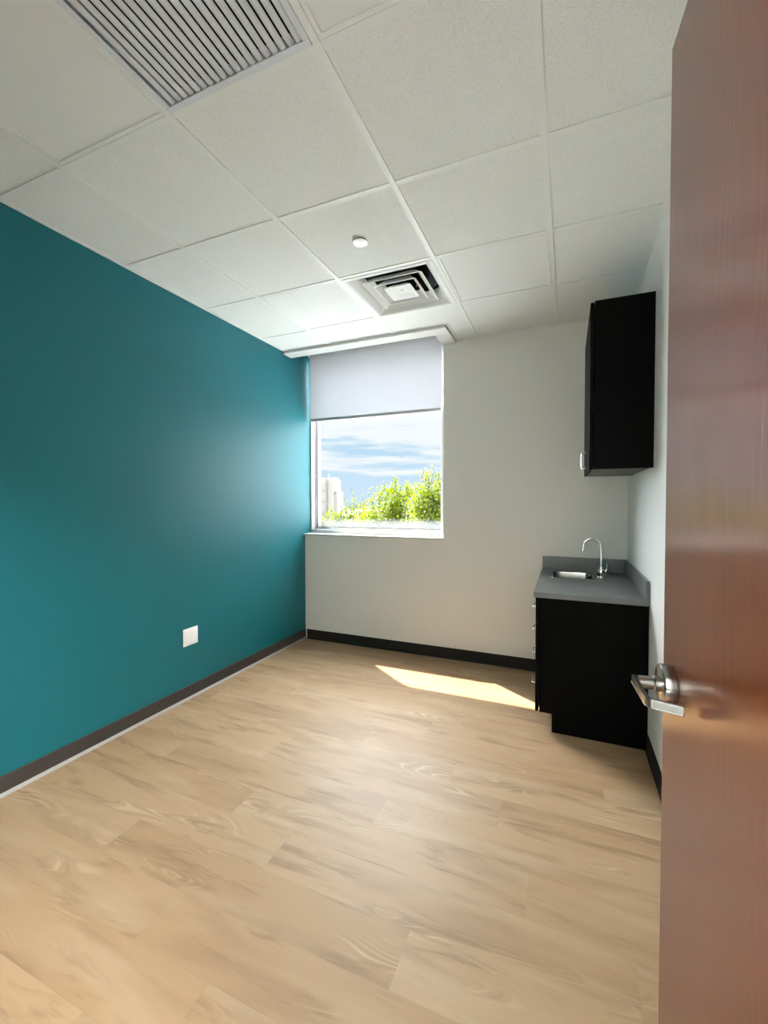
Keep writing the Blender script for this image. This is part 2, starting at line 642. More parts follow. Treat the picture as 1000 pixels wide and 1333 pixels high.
tag(ceil, 'suspended ceiling of square white fibre tiles', 'ceiling', kind='structure')
gr = MB()
hb = 0.012
for c in range(1, 5):                          # main runners, away from the camera
    y_end = PY if CX[c] < PX else 0.0
    gr.box(CX[c] - hb, CX[c] + hb, YN, y_end, H - 0.001, H + 0.0035)
for r in range(1, 6):                          # cross tees
    for c in range(5):
        gr.box(CX[c] + (hb if c else 0), CX[c + 1] - (hb if c < 4 else 0), RY[r] - hb, RY[r] + hb, H, H + 0.0035)
a = 0.022                                      # wall angle
gr.box(0.0, a, YN, PY, H - 0.0005, H + 0.003)
gr.box(W - a, W, YN, 0.0, H - 0.0005, H + 0.003)
gr.box(PX + a, W - a, -a, 0.0, H - 0.0005, H + 0.003)
gr.box(a, W - a, YN, YN + a, H - 0.0005, H + 0.003)
gr.box(a, PX + 0.018, PY - 0.018, PY, H - 0.0005, H + 0.003)
gr.box(PX, PX + 0.018, PY, 0.0, H - 0.0005, H + 0.003)
gr.build('ceiling_grid', M['grid_white'], ceil)
MB().box(-1.7, 4.7, -5.7, 0.30, 3.0, 3.04).build('plenum_deck', M['dark'], ceil)

# shade pocket over the window
pk = MB()
zb, zt = 2.700, 2.712
pk.box(0.0, PX, PY, -0.222, zb, zt, 0.0015, 1)                 # front board
pk.box(1.392, PX, -0.222, 0.0, zb, zt, 0.0015, 1)              # right board
pk.box(0.0, PX - 0.012, PY + 0.012, PY + 0.024, zt, 2.875)      # housing front
pk.box(PX - 0.024, PX - 0.012, PY + 0.024, 0.0, zt, 2.875)
pk.box(0.0, PX - 0.012, PY + 0.012, 0.28, 2.865, 2.875)
tag(pk.build('trim_1', M['white_trim']), 'white shade pocket board where the window meets the ceiling', 'trim', kind='structure')

# ------------------------------------------------------------------ window
win = empty('window_1', (0.703, 0.15, SILL))
tag(win, 'tall window in the far corner looking out on sky and treetops', 'window', kind='structure')
f = MB()
FY0, FY1 = 0.100, 0.215
f.box(0.0, 0.014, FY0, FY1, SILL, 2.80, 0.002, 1)
f.box(1.356, WX, FY0, FY1, SILL, 2.80, 0.002, 1)
f.box(0.014, 1.356, FY0, FY1, SILL, 1.080, 0.003, 1)
f.box(0.014, 1.356, 0.165, FY1, 1.080, 1.098, 0.002, 1)
f.box(0.014, 0.026, 0.165, FY1, 1.080, 2.79, 0.002, 1)
f.box(0.014, 1.356, FY0, FY1, 2.74, 2.80)
f.build('window_frame', M['pvc'], win)
gk = MB()
gk.box(0.0265, 0.033, 0.176, 0.196, 1.098, 2.74)
gk.box(0.033, 1.356, 0.176, 0.196, 1.0985, 1.1045)
gk.build('gasket', M['gasket'], win)
MB().box(0.030, 1.356, 0.190, 0.194, 1.102, 2.745).build('glass', M['glass'], win, origin=(0, 0, 0))
MB().box(0.0, WX, -0.024, FY0, SILL - 0.016, SILL, 0.004, 2).build('window_sill', M['sill'], win)

# ------------------------------------------------------------------ baseboards
BH = 0.094
b = MB()
b.box(0.0, 0.006, YN, 0.0, 0.016, BH, 0.0015, 1)
bl_ = tag(b.build('baseboard_left', M['base_brown']), 'dark brown rubber baseboard under the teal wall', 'baseboard', kind='structure')
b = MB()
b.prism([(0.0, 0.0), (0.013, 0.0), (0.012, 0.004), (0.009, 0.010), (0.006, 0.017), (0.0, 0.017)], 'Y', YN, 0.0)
b.build('cove_toe', M['toe_grey'], bl_)
b = MB().prism([(0.0, 0.0), (-0.013, 0.0), (-0.008, 0.010), (-0.006, 0.02), (-0.006, BH), (0.0, BH)], 'X', 0.021, 2.25)
tag(b.build('baseboard_far', M['base_black']), 'near black rubber baseboard under the window wall', 'baseboard', kind='structure')
b = MB().prism([(W, 0.0), (W - 0.013, 0.0), (W - 0.008, 0.010), (W - 0.006, 0.02), (W - 0.006, BH), (W, BH)], 'Y', YN, -0.945)
tag(b.build('baseboard_right', M['base_black']), 'near black baseboard between base cabinet and door', 'baseboard', kind='structure')

# ------------------------------------------------------------------ door, opened into the room against the right wall
ang = 0.0733
dn = empty('door_1', (2.6143, -3.6336, 0.0))
tag(dn, 'red brown wooden door standing open at the right', 'door', kind='structure')
dn.rotation_euler = (0, 0, ang)
DL, DT, DTOP = 0.905, 0.044, 2.134


def dmb(fn, name, material, parent=dn, smooth=False):
    """door parts are drawn in door space: x away from the visible face, y from hinge to free edge"""
    mb = MB()
    fn(mb)
    bm = mb.bm
    bmesh.ops.recalc_face_normals(bm, faces=bm.faces)
    me = bpy.data.meshes.new(name)
    bm.to_mesh(me)
    bm.free()
    me.materials.append(material)
    if smooth:
        for p in me.polygons:
            p.use_smooth = True
        me.set_sharp_from_angle(angle=math.radians(40))
    o = bpy.data.objects.new(name, me)
    COL.objects.link(o)
    o.parent = parent
    return o


dmb(lambda m: m.box(0.0, DT, 0.0, DL, 0.010, DTOP, 0.0015, 2), 'door_leaf', M['door'])
HY, HZ = DL - 0.054, 1.050
dmb(lambda m: m.box(0.010, 0.034, DL - 0.0005, DL + 0.0012, HZ - 0.055, HZ + 0.055), 'latch_plate', M['satin'])
lev = dmb(lambda m: m.lathe([(0.0325, 0.0), (0.0335, -0.002), (0.0335, -0.0155), (0.0325, -0.0178), (0.0305, -0.019)], (0, HY, HZ), 'X', 48),
          'door_handle', M['satin'], smooth=True)
lev['label'] = 'satin metal lever handle on a round rose'
dmb(lambda m: m.lathe([(0.0125, -0.018), (0.0125, -0.027), (0.0105, -0.029), (0.0105, -0.0500)], (0, HY, HZ), 'X', 32),
    'neck', M['satin'], lev, True)


def lever(m):
    t, hz = 0.0070, 0.0066
    xo, y0 = -0.0580, HY + 0.013
    yc, xe, ye = HY - 0.082, -0.012, HY - 0.098
    # centre line: arm along the door, rounded corner, return towards the door
    A, Cc, E_ = Vector((xo + t / 2, y0)), Vector((xo + t / 2, yc)), Vector((xe, ye))
    d0, d1 = (A - Cc).normalized(), (E_ - Cc).normalized()
    line = [A]
    for k in range(9):
        u = k / 8
        line.append((1 - u) ** 2 * (Cc + d0 * 0.010) + 2 * u * (1 - u) * Cc + u * u * (Cc + d1 * 0.010))
    line.append(E_)
    outer, inner = [], []
    for k, p in enumerate(line):
        d = (line[min(k + 1, len(line) - 1)] - line[max(k - 1, 0)]).normalized()
        n = Vector((d.y, -d.x))
        outer.append(tuple(p + n * t / 2))
        inner.append(tuple(p - n * t / 2))
    for (o0, o1, i0, i1) in zip(outer, outer[1:], inner, inner[1:]):
        bm = m.bm
        vs = [[bm.verts.new((p[0], p[1], z)) for p in (o0, o1, i1, i0)] for z in (HZ - hz, HZ + hz)]
        bm.faces.new(vs[0]); bm.faces.new(vs[1])
        for k in range(4):
            bm.faces.new((vs[0][k], vs[0][(k + 1) % 4], vs[1][(k + 1) % 4], vs[1][k]))
    bmesh.ops.remove_doubles(m.bm, verts=m.bm.verts, dist=1e-5)
    # drop the inner walls left between the joined segments
    dead = [fc for fc in m.bm.faces if all(len(e.link_faces) > 2 for e in fc.edges if e.calc_length() < 0.02) and
            sum(len(e.link_faces) > 2 for e in fc.edges) >= 4]
    bmesh.ops.delete(m.bm, geom=dead, context='FACES_ONLY')
    sharp = [e for e in m.bm.edges if len(e.link_faces) == 2 and e.calc_face_angle(0) > 0.9]
    bmesh.ops.bevel(m.bm, geom=sharp, offset=0.0009, segments=2, affect='EDGES')


dmb(lever, 'lever', M['satin'], lev, True)
for hz_ in (0.25, 1.07, 1.90):
    dmb(lambda m: m.tube([(0.050, -0.006, hz_ - 0.055), (0.050, -0.006, hz_ + 0.055)], 0.007, 12), 'hinge', M['satin'], smooth=True)
jb = MB()
jb.box(1.60, 1.625, YN - 0.13, YN + 0.012, 0.0, 2.16)
jb.box(2.672, 2.73, YN - 0.002, YN + 0.012, 0.0, 2.185)
jb.box(2.664, 2.672, YN - 0.12, YN + 0.010, 0.0, 2.142)
jb.box(1.60, 2.672, YN - 0.13, YN + 0.012, 2.142, 2.185)
tag(jb.build('trim_2', M['white_trim']), 'frame of the doorway the photo is taken from', 'trim', kind='structure')


# ------------------------------------------------------------------ pulls
def pull(pts, r, name, parent):
    """bow pull: bent rod through pts with rounded corners"""
    P = [Vector(p) for p in pts]
    out = [P[0]]
    for i in range(1, len(P) - 1):
        d0, d1 = (P[i - 1] - P[i]).normalized(), (P[i + 1] - P[i]).normalized()
        q0, q1 = P[i] + d0 * 0.010, P[i] + d1 * 0.010
        for k in range(6):
            s = k / 5
            out.append((1 - s) ** 2 * q0 + 2 * s * (1 - s) * P[i] + s * s * q1)
    out.append(P[-1])
    return MB().tube(out, r, 12).build(name, M['chrome'], parent, smooth=True)


# ------------------------------------------------------------------ upper cabinet
UX, UY0, UY1, UZ0, UZ1 = 2.499, -1.000, -0.240, 1.534, 2.446
uc = empty('wall_cabinet', (W, (UY0 + UY1) / 2, UZ0))
tag(uc, 'tall espresso black cabinet hung on the right wall above the sink', 'cabinet')
t_ = 0.018
m_ = MB()
m_.box(UX + 0.022, W, UY0, UY0 + t_, UZ0, UZ1, 0.0008, 1)
m_.box(UX + 0.022, W, UY1 - t_, UY1, UZ0, UZ1, 0.0008, 1)
m_.box(UX + 0.022, W, UY0 + t_, UY1 - t_, UZ1 - t_, UZ1)
m_.box(W - 0.008, W, UY0 + t_, UY1 - t_, UZ0 + 0.012, UZ1 - t_)
m_.build('body', M['espresso'], uc)
MB().box(UX + 0.022, W - 0.008, UY0 + t_, UY1 - t_, UZ0 + 0.002, UZ0 + 0.020).build('bottom_panel', M['cab_inner'], uc)
MB().box(UX + 0.03, W - 0.01, UY0 + t_, UY1 - t_, 1.98, 1.998).build('shelf', M['cab_inner'], uc)
ym = (UY0 + UY1) / 2
for (ya, yb, yh) in ((UY0, ym - 0.0015, ym - 0.035), (ym + 0.0015, UY1, ym + 0.035)):
    d = MB().box(UX, UX + 0.019, ya, yb, UZ0, UZ1 - 0.008, 0.001, 1).build('door', M['espresso'], uc)
    pull([(UX, yh, 1.565), (UX - 0.028, yh, 1.565), (UX - 0.028, yh, 1.662), (UX, yh, 1.662)], 0.004, 'handle', d)

# ------------------------------------------------------------------ base cabinet
BX, BY0, BY1, BZ0, BZ1 = 2.223, -0.935, -0.002, 0.109, 0.793
KX = 2.317
bc = empty('base_cabinet', (W, BY0 / 2, 0.0))
tag(bc, 'espresso black base cabinet with drawers under the grey countertop', 'cabinet')
m_ = MB()
XB = W - 0.001
m_.prism([(BX + 0.023, BZ0), (KX, BZ0), (KX, 0.0), (XB, 0.0), (XB, BZ1), (BX + 0.023, BZ1)], 'Y', BY0, BY0 + t_)
m_.prism([(BX + 0.023, BZ0), (KX, BZ0), (KX, 0.0), (XB, 0.0), (XB, BZ1), (BX + 0.023, BZ1)], 'Y', BY1 - t_, BY1)
m_.box(BX + 0.023, XB, BY0 + t_, BY1 - t_, BZ0, BZ0 + t_)
m_.box(XB - 0.008, XB, BY0 + t_, BY1 - t_, BZ0 + t_, BZ1)
m_.box(BX + 0.023, BX + 0.040, BY0 + t_, BY1 - t_, BZ1 - 0.06, BZ1)
m_.box(BX + 0.023, XB - 0.01, -0.500, -0.482, BZ0 + t_, BZ1)
m_.build('body', M['espresso'], bc)
MB().box(KX, KX + 0.016, BY0 + t_, BY1 - t_, 0.0, BZ0).build('toe_kick', M['espresso'], bc)
ysp = -0.490
hy = -0.705
for (za, zb_, zh) in ((0.641, 0.787, 0.692), (0.490, 0.637, 0.547), (0.340, 0.486, 0.402), (0.111, 0.336, 0.207)):
    d = MB().box(BX, BX + 0.019, BY0, ysp - 0.0015, za, zb_, 0.001, 1).build('drawer', M['espresso'], bc)
    pull([(BX, hy - 0.048, zh), (BX - 0.028, hy - 0.048, zh), (BX - 0.028, hy + 0.048, zh), (BX, hy + 0.048, zh)], 0.004, 'handle', d)
d = MB().box(BX, BX + 0.019, ysp + 0.0015, BY1 - 0.012, 0.111, 0.787, 0.001, 1).build('door', M['espresso'], bc)
pull([(BX, ysp + 0.04, 0.64), (BX - 0.028, ysp + 0.04, 0.64), (BX - 0.028, ysp + 0.04, 0.736), (BX, ysp + 0.04, 0.736)], 0.004, 'handle', d)

# ------------------------------------------------------------------ countertop with cut-out for the sink
CTX, CTY, CZ0, CZ1 = 2.212, -0.955, 0.7935, 0.8250
SX0, SX1, SY0, SY1 = 2.287, 2.572, -0.400, -0.085
ct = empty('countertop', (2.5, -0.48, CZ0))
tag(ct, 'grey laminate countertop with low backsplashes over the black base cabinet', 'countertop')


def rrect(x0, x1, y0, y1, r, n=6):
    pts = []
    for (cx, cy, a0) in ((x1 - r, y1 - r, 0), (x0 + r, y1 - r, 90), (x0 + r, y0 + r, 180), (x1 - r, y0 + r, 270)):
        for k in range(n + 1):
            a_ = math.radians(a0 + 90 * k / n)
            pts.append((cx + r * math.cos(a_), cy + r * math.sin(a_)))
    return pts


def slab_with_hole(m, x0, x1, y0, y1, z0, z1, hole):
    bm = m.bm
    cor = [(x1, y1), (x0, y1), (x0, y0), (x1, y0)]
    n = len(hole) // 4
    for z in (z0, z1):
        hv = [bm.verts.new((p[0], p[1], z)) for p in hole]
        cv = [bm.verts.new((p[0], p[1], z)) for p in cor]
        for q in range(4):
            seg_ = hv[q * n:(q + 1) * n]
            for k in range(n - 1):
                bm.faces.new((cv[q], seg_[k], seg_[k + 1]))
            nx = hv[((q + 1) * n) % len(hv)]
            bm.faces.new((cv[q], seg_[-1], nx, cv[(q + 1) % 4]))
    bm.verts.ensure_lookup_table()
    N = len(hole) + 4
    base = len(bm.verts) - 2 * N
    V = bm.verts
    h = len(hole)
    for k in range(h):
        bm.faces.new((V[base + k], V[base + (k + 1) % h], V[base + N + (k + 1) % h], V[base + N + k]))
    for k in range(4):
        a0, a1 = base + h + k, base + h + (k + 1) % 4
        bm.faces.new((V[a0], V[a1], V[a1 + N], V[a0 + N]))


m_ = MB()
slab_with_hole(m_, CTX, W - 0.0015, CTY, -0.0015, CZ0, CZ1, rrect(SX0 + 0.008, SX1 - 0.008, SY0 + 0.008, SY1 - 0.008, 0.045))
m_.build('slab', M['counter'], ct)
BSZ = 0.928
MB().box(CTX + 0.004, W - 0.0015, -0.0215, -0.0015, CZ1, BSZ, 0.0015, 1).build('backsplash', M['counter'], ct)
MB().box(W - 0.0205, W - 0.0015, CTY, -0.0215, CZ1, BSZ, 0.0015, 1).build('backsplash', M['counter'], ct)

# ------------------------------------------------------------------ sink
sk = empty('sink', ((SX0 + SX1) / 2, (SY0 + SY1) / 2, CZ1))
tag(sk, 'small stainless steel bar sink set into the grey countertop', 'sink')
loops = []
for (ins, z, r) in ((0.0, 0.0004, 0.050), (0.001, 0.0030, 0.050), (0.010, 0.0034, 0.045), (0.016, 0.0010, 0.042), (0.018, -0.010, 0.040),
                    (0.024, -0.120, 0.040), (0.045, -0.140, 0.030)):
    loops.append([Vector((p[0], p[1], CZ1 + z)) for p in rrect(SX0 + ins, SX1 - ins, SY0 + ins, SY1 - ins, r)])
MB().rings(loops, close_last=True).build('basin', M['steel'], sk, smooth=True)
MB().lathe([(0.040, -0.1398), (0.038, -0.1375), (0.026, -0.1385), (0.024, -0.143)], ((SX0 + SX1) / 2, (SY0 + SY1) / 2, CZ1), 'Z', 32).build('drain', M['chrome'], sk, smooth=True)

# ------------------------------------------------------------------ faucet
FX, FY = 2.612, -0.285
fa = empty('faucet', (FX, FY, CZ1))
tag(fa, 'chrome gooseneck faucet standing behind the sink', 'faucet')
MB().lathe([(0.027, 0.0), (0.027, 0.004), (0.022, 0.010), (0.021, 0.018), (0.024, 0.026), (0.025, 0.044), (0.022, 0.058), (0.014, 0.064), (0.0125, 0.078)],
           (FX, FY, CZ1), 'Z', 32).build('body', M['chrome'], fa, smooth=True)
pts = [(FX, FY, CZ1 + 0.070), (FX - 0.001, FY, CZ1 + 0.14), (FX - 0.004, FY, CZ1 + 0.205)]
R_ = 0.056
cx, cz = FX - 0.004 - R_, CZ1 + 0.215
for k in range(15):
    a_ = math.radians(k / 14 * 188)
    pts.append((cx + R_ * math.cos(a_), FY, cz + R_ * math.sin(a_)))
pts.append((pts[-1][0] - 0.002, FY, pts[-1][2] - 0.012))
MB().tube(pts, 0.0085, 20).build('spout', M['chrome'], fa, smooth=True)
e = Vector(pts[-1])
MB().lathe([(0.0098, 0.010), (0.0105, 0.006), (0.0105, -0.012), (0.0085, -0.014)], e, 'Z', 24).build('aerator', M['chrome'], fa, smooth=True)
hd = MB()
hd.tube([(FX + 0.018, FY, CZ1 + 0.042), (FX + 0.030, FY, CZ1 + 0.050), (FX + 0.036, FY - 0.004, CZ1 + 0.075), (FX + 0.037, FY - 0.010, CZ1 + 0.100)],
        [0.011, 0.010, 0.006, 0.0055], 16)
hd.build('lever_handle', M['chrome'], fa, smooth=True)

# ------------------------------------------------------------------ roller shade
rs = empty('roller_shade', (0.70, 0.062, 2.165))
tag(rs, 'white translucent roller shade pulled halfway down the window', 'shade')
sh = MB()
sh.box(0.022, 1.372, 0.0610, 0.0618, 2.178, 2.835)
sh.build('fabric', M['shade'], rs)
MB().box(0.022, 1.368, 0.054, 0.069, 2.151, 2.180, 0.004, 2).build('hem_bar', M['hem_grey'], rs, smooth=True)
MB().tube([(0.014, 0.083, 2.832), (1.378, 0.083, 2.832)], 0.020, 20).build('roller_tube', M['white_trim'], rs, smooth=True)
for xb in (0.003, 1.378):
    MB().box(xb, xb + 0.010, 0.06, 0.106, 2.80, 2.865).build('bracket', M['white_trim'], rs)

# ------------------------------------------------------------------ electrical plate
op = empty('wall_plate', (0.0, -1.4265, 0.43))
tag(op, 'white double electrical outlet plate low on the teal wall', 'wall plate')
MB().box(0.0, 0.006, -1.489, -1.364, 0.370, 0.489, 0.003, 2).build('plate', M['plastic_white'], op, smooth=True)
for yc in (-1.4495, -1.4035):
    MB().box(0.0055, 0.0075, yc - 0.0165, yc + 0.0165, 0.396, 0.463, 0.001, 1).build('insert', M['plastic_white'], op)
    for zz in (0.3815, 0.4775):
        MB().lathe([(0.003, 0.0055), (0.003, 0.0066), (0.002, 0.007)], (0.0, yc, zz), 'X', 12).build('screw', M['plastic_white'], op, smooth=True)

# ------------------------------------------------------------------ return air grille
gx0, gx1, gy0, gy1 = CX[2], CX[3], RY[5], RY[4]
rg = empty('return_grille', ((gx0 + gx1) / 2, (gy0 + gy1) / 2, H))
tag(rg, 'grey louvered return air grille in the ceiling nearest the camera', 'vent')
m_ = MB()
o1, i1 = 0.013, 0.034
zz0, zz1 = H - 0.004, H + 0.006


def ring_frame(m, x0, x1, y0, y1, wd, z0, z1, bev=0.001):
    m.box(x0, x1, y0, y0 + wd, z0, z1, bev, 1)
    m.box(x0, x1, y1 - wd, y1, z0, z1, bev, 1)
    m.box(x0, x0 + wd, y0 + wd, y1 - wd, z0, z1, bev, 1)
    m.box(x1 - wd, x1, y0 + wd, y1 - wd, z0, z1, bev, 1)


ring_frame(m_, gx0 + o1, gx1 - o1, gy0 + o1, gy1 - o1, i1 - o1, zz0, zz1)
ring_frame(m_, gx0 + i1 - 0.002, gx1 - i1 + 0.002, gy0 + i1 - 0.002, gy1 - i1 + 0.002, 0.002, H, H + 0.04, 0)
m_.build('frame', M['grille_grey'], rg)
MB().box(gx0 + 0.02, gx1 - 0.02, gy0 + 0.02, gy1 - 0.02, H + 0.16, H + 0.165).build('duct', M['dark'], rg)
bx0, bx1 = gx0 + i1, gx1 - i1
NB = 19
pitch = (bx1 - bx0) / NB
blade0 = None
for k in range(NB):
    bx = (k + 0.5) * pitch + bx0
    if blade0 is None:
        arc = []
        for j in range(11):
            a_ = math.radians(198 + j * 14.4)
            arc.append((math.cos(a_), math.sin(a_)))
        R1, R2 = 0.0118, 0.0108
        mb = MB()
        prof = [(p[0] * R1, p[1] * R1 * 0.8 + 0.0095) for p in arc] + [(p[0] * R2, p[1] * R2 * 0.8 + 0.0095) for p in arc[::-1]]
        ys0, ys1 = gy0 + i1, gy1 - i1
        mb.prism([(bx + p[0] + 0.001, H + p[1]) for p in prof], 'Y', ys0, ys1)
        blade0 = mb.build('blade', M['grille_grey'], rg, smooth=True)
        bx_first = bx
    else:
        o = blade0.copy()
        COL.objects.link(o)
        o.location = blade0.location + Vector((bx - bx_first, 0, 0))

# ------------------------------------------------------------------ supply diffuser
dx0, dx1, dy0, dy1 = CX[2] + 0.012, CX[3] - 0.012, RY[2] + 0.012, RY[1] - 0.012
sd = empty('supply_diffuser', ((dx0 + dx1) / 2, (dy0 + dy1) / 2, H))
tag(sd, 'white square supply air diffuser with stepped louvers near the window', 'vent')
dcx, dcy = (dx0 + dx1) / 2, (dy0 + dy1) / 2


def sq(h, z, r=0.0):
    r = max(r, 0.001)
    return [Vector((p[0], p[1], z)) for p in rrect(dcx - h, dcx + h, dcy - h, dcy + h, r, 5)]


hw_ = (dx1 - dx0) / 2
m_ = MB()
m_.rings([sq(hw_, H + 0.003), sq(hw_, H - 0.003), sq(hw_ - 0.026, H - 0.003), sq(hw_ - 0.030, H + 0.001, 0.004),
          sq(hw_ - 0.062, H + 0.030, 0.03), sq(hw_ - 0.075, H + 0.062, 0.06), sq(hw_ - 0.078, H + 0.085, 0.08)])
m_.build('frame', M['diffuser_white'], sd, smooth=True)
m_ = MB()
m_.rings([sq(0.205, H + 0.0855, 0.10), sq(0.175, H + 0.12, 0.15), sq(0.150, H + 0.22, 0.145)], close_last=True)
m_.build('duct_collar', M['black'], sd, smooth=True)
for k, (ho, hi, zl) in enumerate(((0.196, 0.150, H + 0.006), (0.140, 0.100, H + 0.004))):
    m_ = MB()
    m_.rings([sq(hi, zl + 0.042, 0.02), sq(ho - 0.008, zl + 0.006, 0.016), sq(ho, zl, 0.012), sq(ho + 0.001, zl - 0.004, 0.012), sq(ho - 0.003, zl - 0.005, 0.010),
              sq(ho - 0.012, zl + 0.004, 0.014), sq(hi - 0.003, zl + 0.040, 0.018), sq(hi, zl + 0.042, 0.02)])
    m_.build('louver', M['diffuser_white'], sd, smooth=True)
m_ = MB()
m_.rings([sq(0.055, H + 0.030, 0.01), sq(0.088, H + 0.004, 0.010), sq(0.090, H - 0.001, 0.010), sq(0.085, H - 0.002, 0.008), sq(0.060, H + 0.010, 0.01), sq(0.030, H + 0.014, 0.005)], close_last=True)
m_.build('centre_plate', M['diffuser_white'], sd, smooth=True)
MB().lathe([(0.006, H + 0.008), (0.006, H + 0.014)], (dcx, dcy, 0), 'Z', 12).build('screw', M['steel'], sd, smooth=True)
for sx in (-1, 1):
    hg = MB().box(dcx + sx * 0.10 - 0.002, dcx + sx * 0.10 + 0.002, dcy - 0.004, dcy + 0.004, H + 0.02, H + 0.10)
    hg.build('hanger', M['steel'], sd)

# ------------------------------------------------------------------ concealed sprinkler cover
sp = MB().lathe([(0.038, -0.0065), (0.0400, -0.0060), (0.0402, -0.0045), (0.039, -0.0035)], (1.375, -1.556, H + 0.0), 'Z', 40)
spo = sp.build('sprinkler_cover', M['plastic_white'], None, True, origin=(1.375, -1.556, H))
tag(spo, 'small round white sprinkler cover plate on the ceiling before the diffuser', 'sprinkler cover')
MB().lathe([(0.034, -0.0040), (0.034, 0.006)], (1.375, -1.556, H), 'Z', 32).build('ring', M['black'], spo)

# ------------------------------------------------------------------ flat light panels, switched off
LAB = {(1, 1): 'flat ceiling light panel left of the supply diffuser, near the window',
       (3, 1): 'flat ceiling light panel right of the supply diffuser',
       (1, 4): 'flat ceiling light panel left of the return grille',
       (3, 4): 'flat ceiling light panel right of the return grille, cut by the photo top'}
for (c, r) in PANELS:
    x0, x1, y0, y1 = CX[c] + 0.013, CX[c + 1] - 0.013, RY[r + 1] + 0.013, RY[r] - 0.013
    lp = empty('ceiling_light', ((x0 + x1) / 2, (y0 + y1) / 2, H))
    tag(lp, LAB[(c, r)], 'ceiling light', 'flat panel lights in the ceiling')
    m_ = MB()
    ring_frame(m_, x0, x1, y0, y1, 0.016, H - 0.0005, H + 0.012)
    m_.build('frame', M['grid_white'], lp)
    MB().box(x0 + 0.016, x1 - 0.016, y0 + 0.016, y1 - 0.016, H + 0.003, H + 0.008).build('lens', M['lamp_lens'], lp)

# ------------------------------------------------------------------ outside: added plane bouncing sun indoors, lawn, tower, trees
tag(MB().box(-160, 1.5, 1.5, 300, -4.6, -4.4).build('lawn', M['grass']), 'ground outside the window', 'ground', kind='structure')

tag(MB().box(-9.0, 7.0, 0.32, 6.5, -0.6, -0.35).build('bounce_plane', M['bounce_pale']), 'unseen pale plane below the window, added to bounce sun onto the ceiling', 'bounce_plane', kind='structure')

TY = 90.0
tx0, tx1 = -53.8, -50.05
tw = empty('tower', (tx0, TY, -4.4))
tag(tw, 'pale concrete tower far behind the trees at the left of the window', 'tower')
m_ = MB()
m_.box(tx0 - 3.4, tx1 - 1.0, TY, TY + 4.0, -4.4, 6.9)
m_.box(tx0 - 3.4, tx1 - 1.3, TY + 0.4, TY + 3.6, 6.9, 7.45)
m_.build('shaft', M['concrete'], tw)
m_ = MB()
m_.box(tx1 - 1.0, tx1, TY + 0.6, TY + 3.4, -4.4, 3.9)
m_.build('annex', M['concrete'], tw)
m_ = MB()
m_.box(tx1 - 3.0, tx1 - 2.5, TY - 0.35, TY, -4.4, 7.2)
m_.build('rib', M['concrete_dark'], tw)
for z in (-1.6, 1.3, 4.0):
    MB().box(tx0 - 3.4, tx1 - 2.6, TY - 0.20, TY - 0.01, z, z + 0.16).build('band', M['concrete_dark'], tw)
m_ = MB()
m_.box(tx1 - 0.9, tx1 - 0.1, TY + 0.3, TY + 0.6, 3.2, 4.1)
m_.build('lamp_box', M['concrete_dark'], tw)
MB().tube([(tx1 - 2.7, TY + 1.0, 7.4), (tx1 - 2.7, TY + 1.0, 8.5)], 0.09, 8).build('mast', M['concrete_dark'], tw)


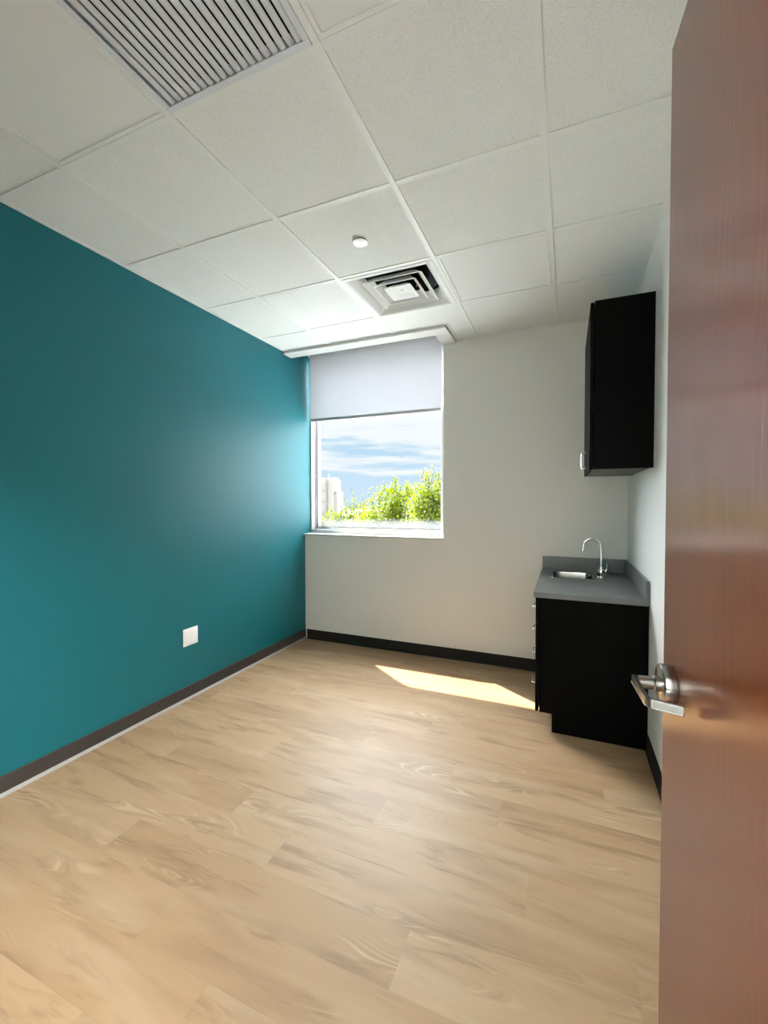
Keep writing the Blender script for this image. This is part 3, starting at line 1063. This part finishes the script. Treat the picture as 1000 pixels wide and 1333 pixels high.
def tree(name, label, base, clumps, wisps, nleaf, seed, size=0.075):
    rnd = random.Random(seed)
    root = empty(name, base)
    tag(root, label, 'tree', 'trees outside the window')
    B = Vector(base)
    tr = MB()
    top = max(cl_[2] for cl_ in clumps)
    cxm = sum(c_[0] for c_ in clumps) / len(clumps)
    cym = sum(c_[1] for c_ in clumps) / len(clumps)
    fork = Vector((cxm, cym, B.z + (top - B.z) * 0.45))
    tr.tube([B, B.lerp(fork, 0.5) + Vector((0.08, 0, 0)), fork], [0.17, 0.14, 0.11], 10)
    for (x, y, z, rx, rz) in clumps:
        e_ = Vector((x, y, z))
        mid = fork.lerp(e_, 0.5) + Vector((rnd.uniform(-.2, .2), rnd.uniform(-.2, .2), -0.2))
        tr.tube([fork, mid, e_, e_ + Vector((rnd.uniform(-.2, .2), 0, rz * 0.8))], [0.07, 0.05, 0.025, 0.008], 7)
    for (p0, p1) in wisps:
        tr.tube([p0, Vector(p0).lerp(Vector(p1), 0.5) + Vector((0, 0, 0.05)), p1], [0.014, 0.010, 0.005], 5)
    tr.build('trunk', M['bark'], root, smooth=True)
    lf = MB()
    bm = lf.bm

    def leaf(p, s):
        q = Euler((rnd.uniform(0, 6.3), rnd.uniform(0, 6.3), rnd.uniform(0, 6.3))).to_matrix()
        l_, w_ = s * rnd.uniform(0.8, 1.3), s * rnd.uniform(0.5, 0.75)
        a_ = bm.verts.new(p + q @ Vector((0, -l_, 0)))
        c_ = bm.verts.new(p + q @ Vector((0, l_, 0)))
        b_ = bm.verts.new(p + q @ Vector((w_, 0, w_ * 0.4)))
        d_ = bm.verts.new(p + q @ Vector((-w_, 0, w_ * 0.4)))
        bm.faces.new((a_, b_, c_))
        bm.faces.new((a_, c_, d_))

    tot = sum(c_[3] * c_[4] for c_ in clumps)
    for (x, y, z, rx, rz) in clumps:
        n = int(nleaf * rx * rz / tot)
        # each clump is a cloud of twig tufts
        tufts = []
        for _ in range(max(8, n // 16)):
            while True:
                v = Vector((rnd.uniform(-1, 1), rnd.uniform(-1, 1), rnd.uniform(-1, 1)))
                if 0.1 < v.length < 1:
                    break
            tufts.append(Vector((x + v.x * rx, y + v.y * rx * 0.9, z + v.z * rz)))
        for tp in tufts:
            sg = rnd.uniform(0.07, 0.17)
            for _ in range(16):
                leaf(tp + Vector((rnd.gauss(0, sg), rnd.gauss(0, sg), rnd.gauss(0, sg))), size)
    for (p0, p1) in wisps:
        p0, p1 = Vector(p0), Vector(p1)
        for _ in range(14):
            s = rnd.uniform(0.15, 1.05)
            leaf(p0.lerp(p1, s) + Vector((rnd.gauss(0, .05), rnd.gauss(0, .05), rnd.gauss(0, .05))), size * 0.8)
    lf.build('foliage', M['leaf'], root)
    return root


def wisps_over(clumps, seed, n, up=(0.25, 0.55)):
    rnd = random.Random(seed)
    out = []
    for _ in range(n):
        x, y, z, rx, rz = rnd.choice(clumps)
        a_ = rnd.uniform(-0.9, 0.9)
        p0 = (x + math.sin(a_) * rx * 0.7, y + rnd.uniform(-.4, .4), z + math.cos(a_) * rz * 0.8)
        out.append((p0, (p0[0] + rnd.uniform(-.3, .3), p0[1], p0[2] + rnd.uniform(*up) + rz * 0.15)))
    return out


c1 = [(-4.75, 14, 1.15, 0.75, 0.95), (-5.4, 14.2, 0.7, 0.75, 0.85), (-4.1, 14.1, 0.9, 0.7, 0.95), (-5.9, 14.0, 0.1, 0.8, 0.75), (-4.8, 13.7, 0.0, 1.1, 0.9),
      (-4.6, 14.0, -1.2, 1.4, 1.0)]
tree('tree', 'bright green tree filling the middle of the window', (-4.8, 14.1, -4.4), c1, wisps_over(c1[:4], 3, 26), 7600, 11, 0.066)
c2 = [(-2.04, 10.15, 1.43, 0.48, 0.68), (-1.56, 10.39, 1.27, 0.52, 0.76), (-1.12, 10.23, 1.23, 0.56, 0.8), (-2.0, 10.07, 0.55, 0.64, 0.68), (-1.2, 10.15, 0.35, 0.8, 0.72), (-0.48, 10.31, 0.83, 0.72, 0.8), (-1.44, 10.23, -0.69, 1.2, 0.8)]
tree('tree', 'bright green tree at the right side of the window', (-1.45, 10.2, -4.4), c2, wisps_over(c2[:4], 5, 24), 9000, 23, 0.055)
c3 = [(-9.31, 18.49, 0.13, 0.79, 0.73), (-8.46, 18.61, 0.25, 0.73, 0.79), (-10.29, 18.24, -0.12, 0.85, 0.79), (-11.38, 18.37, -0.18, 0.98, 0.85), (-9.43, 18.37, -1.15, 1.59, 0.98)]
w3 = wisps_over(c3[:3], 8, 10) + [((-8.94, 18.49, 0.68), (-9.68, 18.49, 1.84)), ((-8.58, 18.49, 0.8), (-9.07, 18.49, 2.14)), ((-8.21, 18.49, 0.8), (-8.33, 18.49, 1.78)), ((-9.19, 18.49, 0.56), (-9.8, 18.49, 1.17)), ((-8.82, 18.49, 0.68), (-8.94, 18.49, 1.53)), ((-8.09, 18.37, 0.92), (-7.72, 18.37, 2.14))]
tree('tree', 'low thin topped green tree at the left side of the window', (-9.3, 18.5, -4.4), c3, w3, 4600, 31, 0.085)
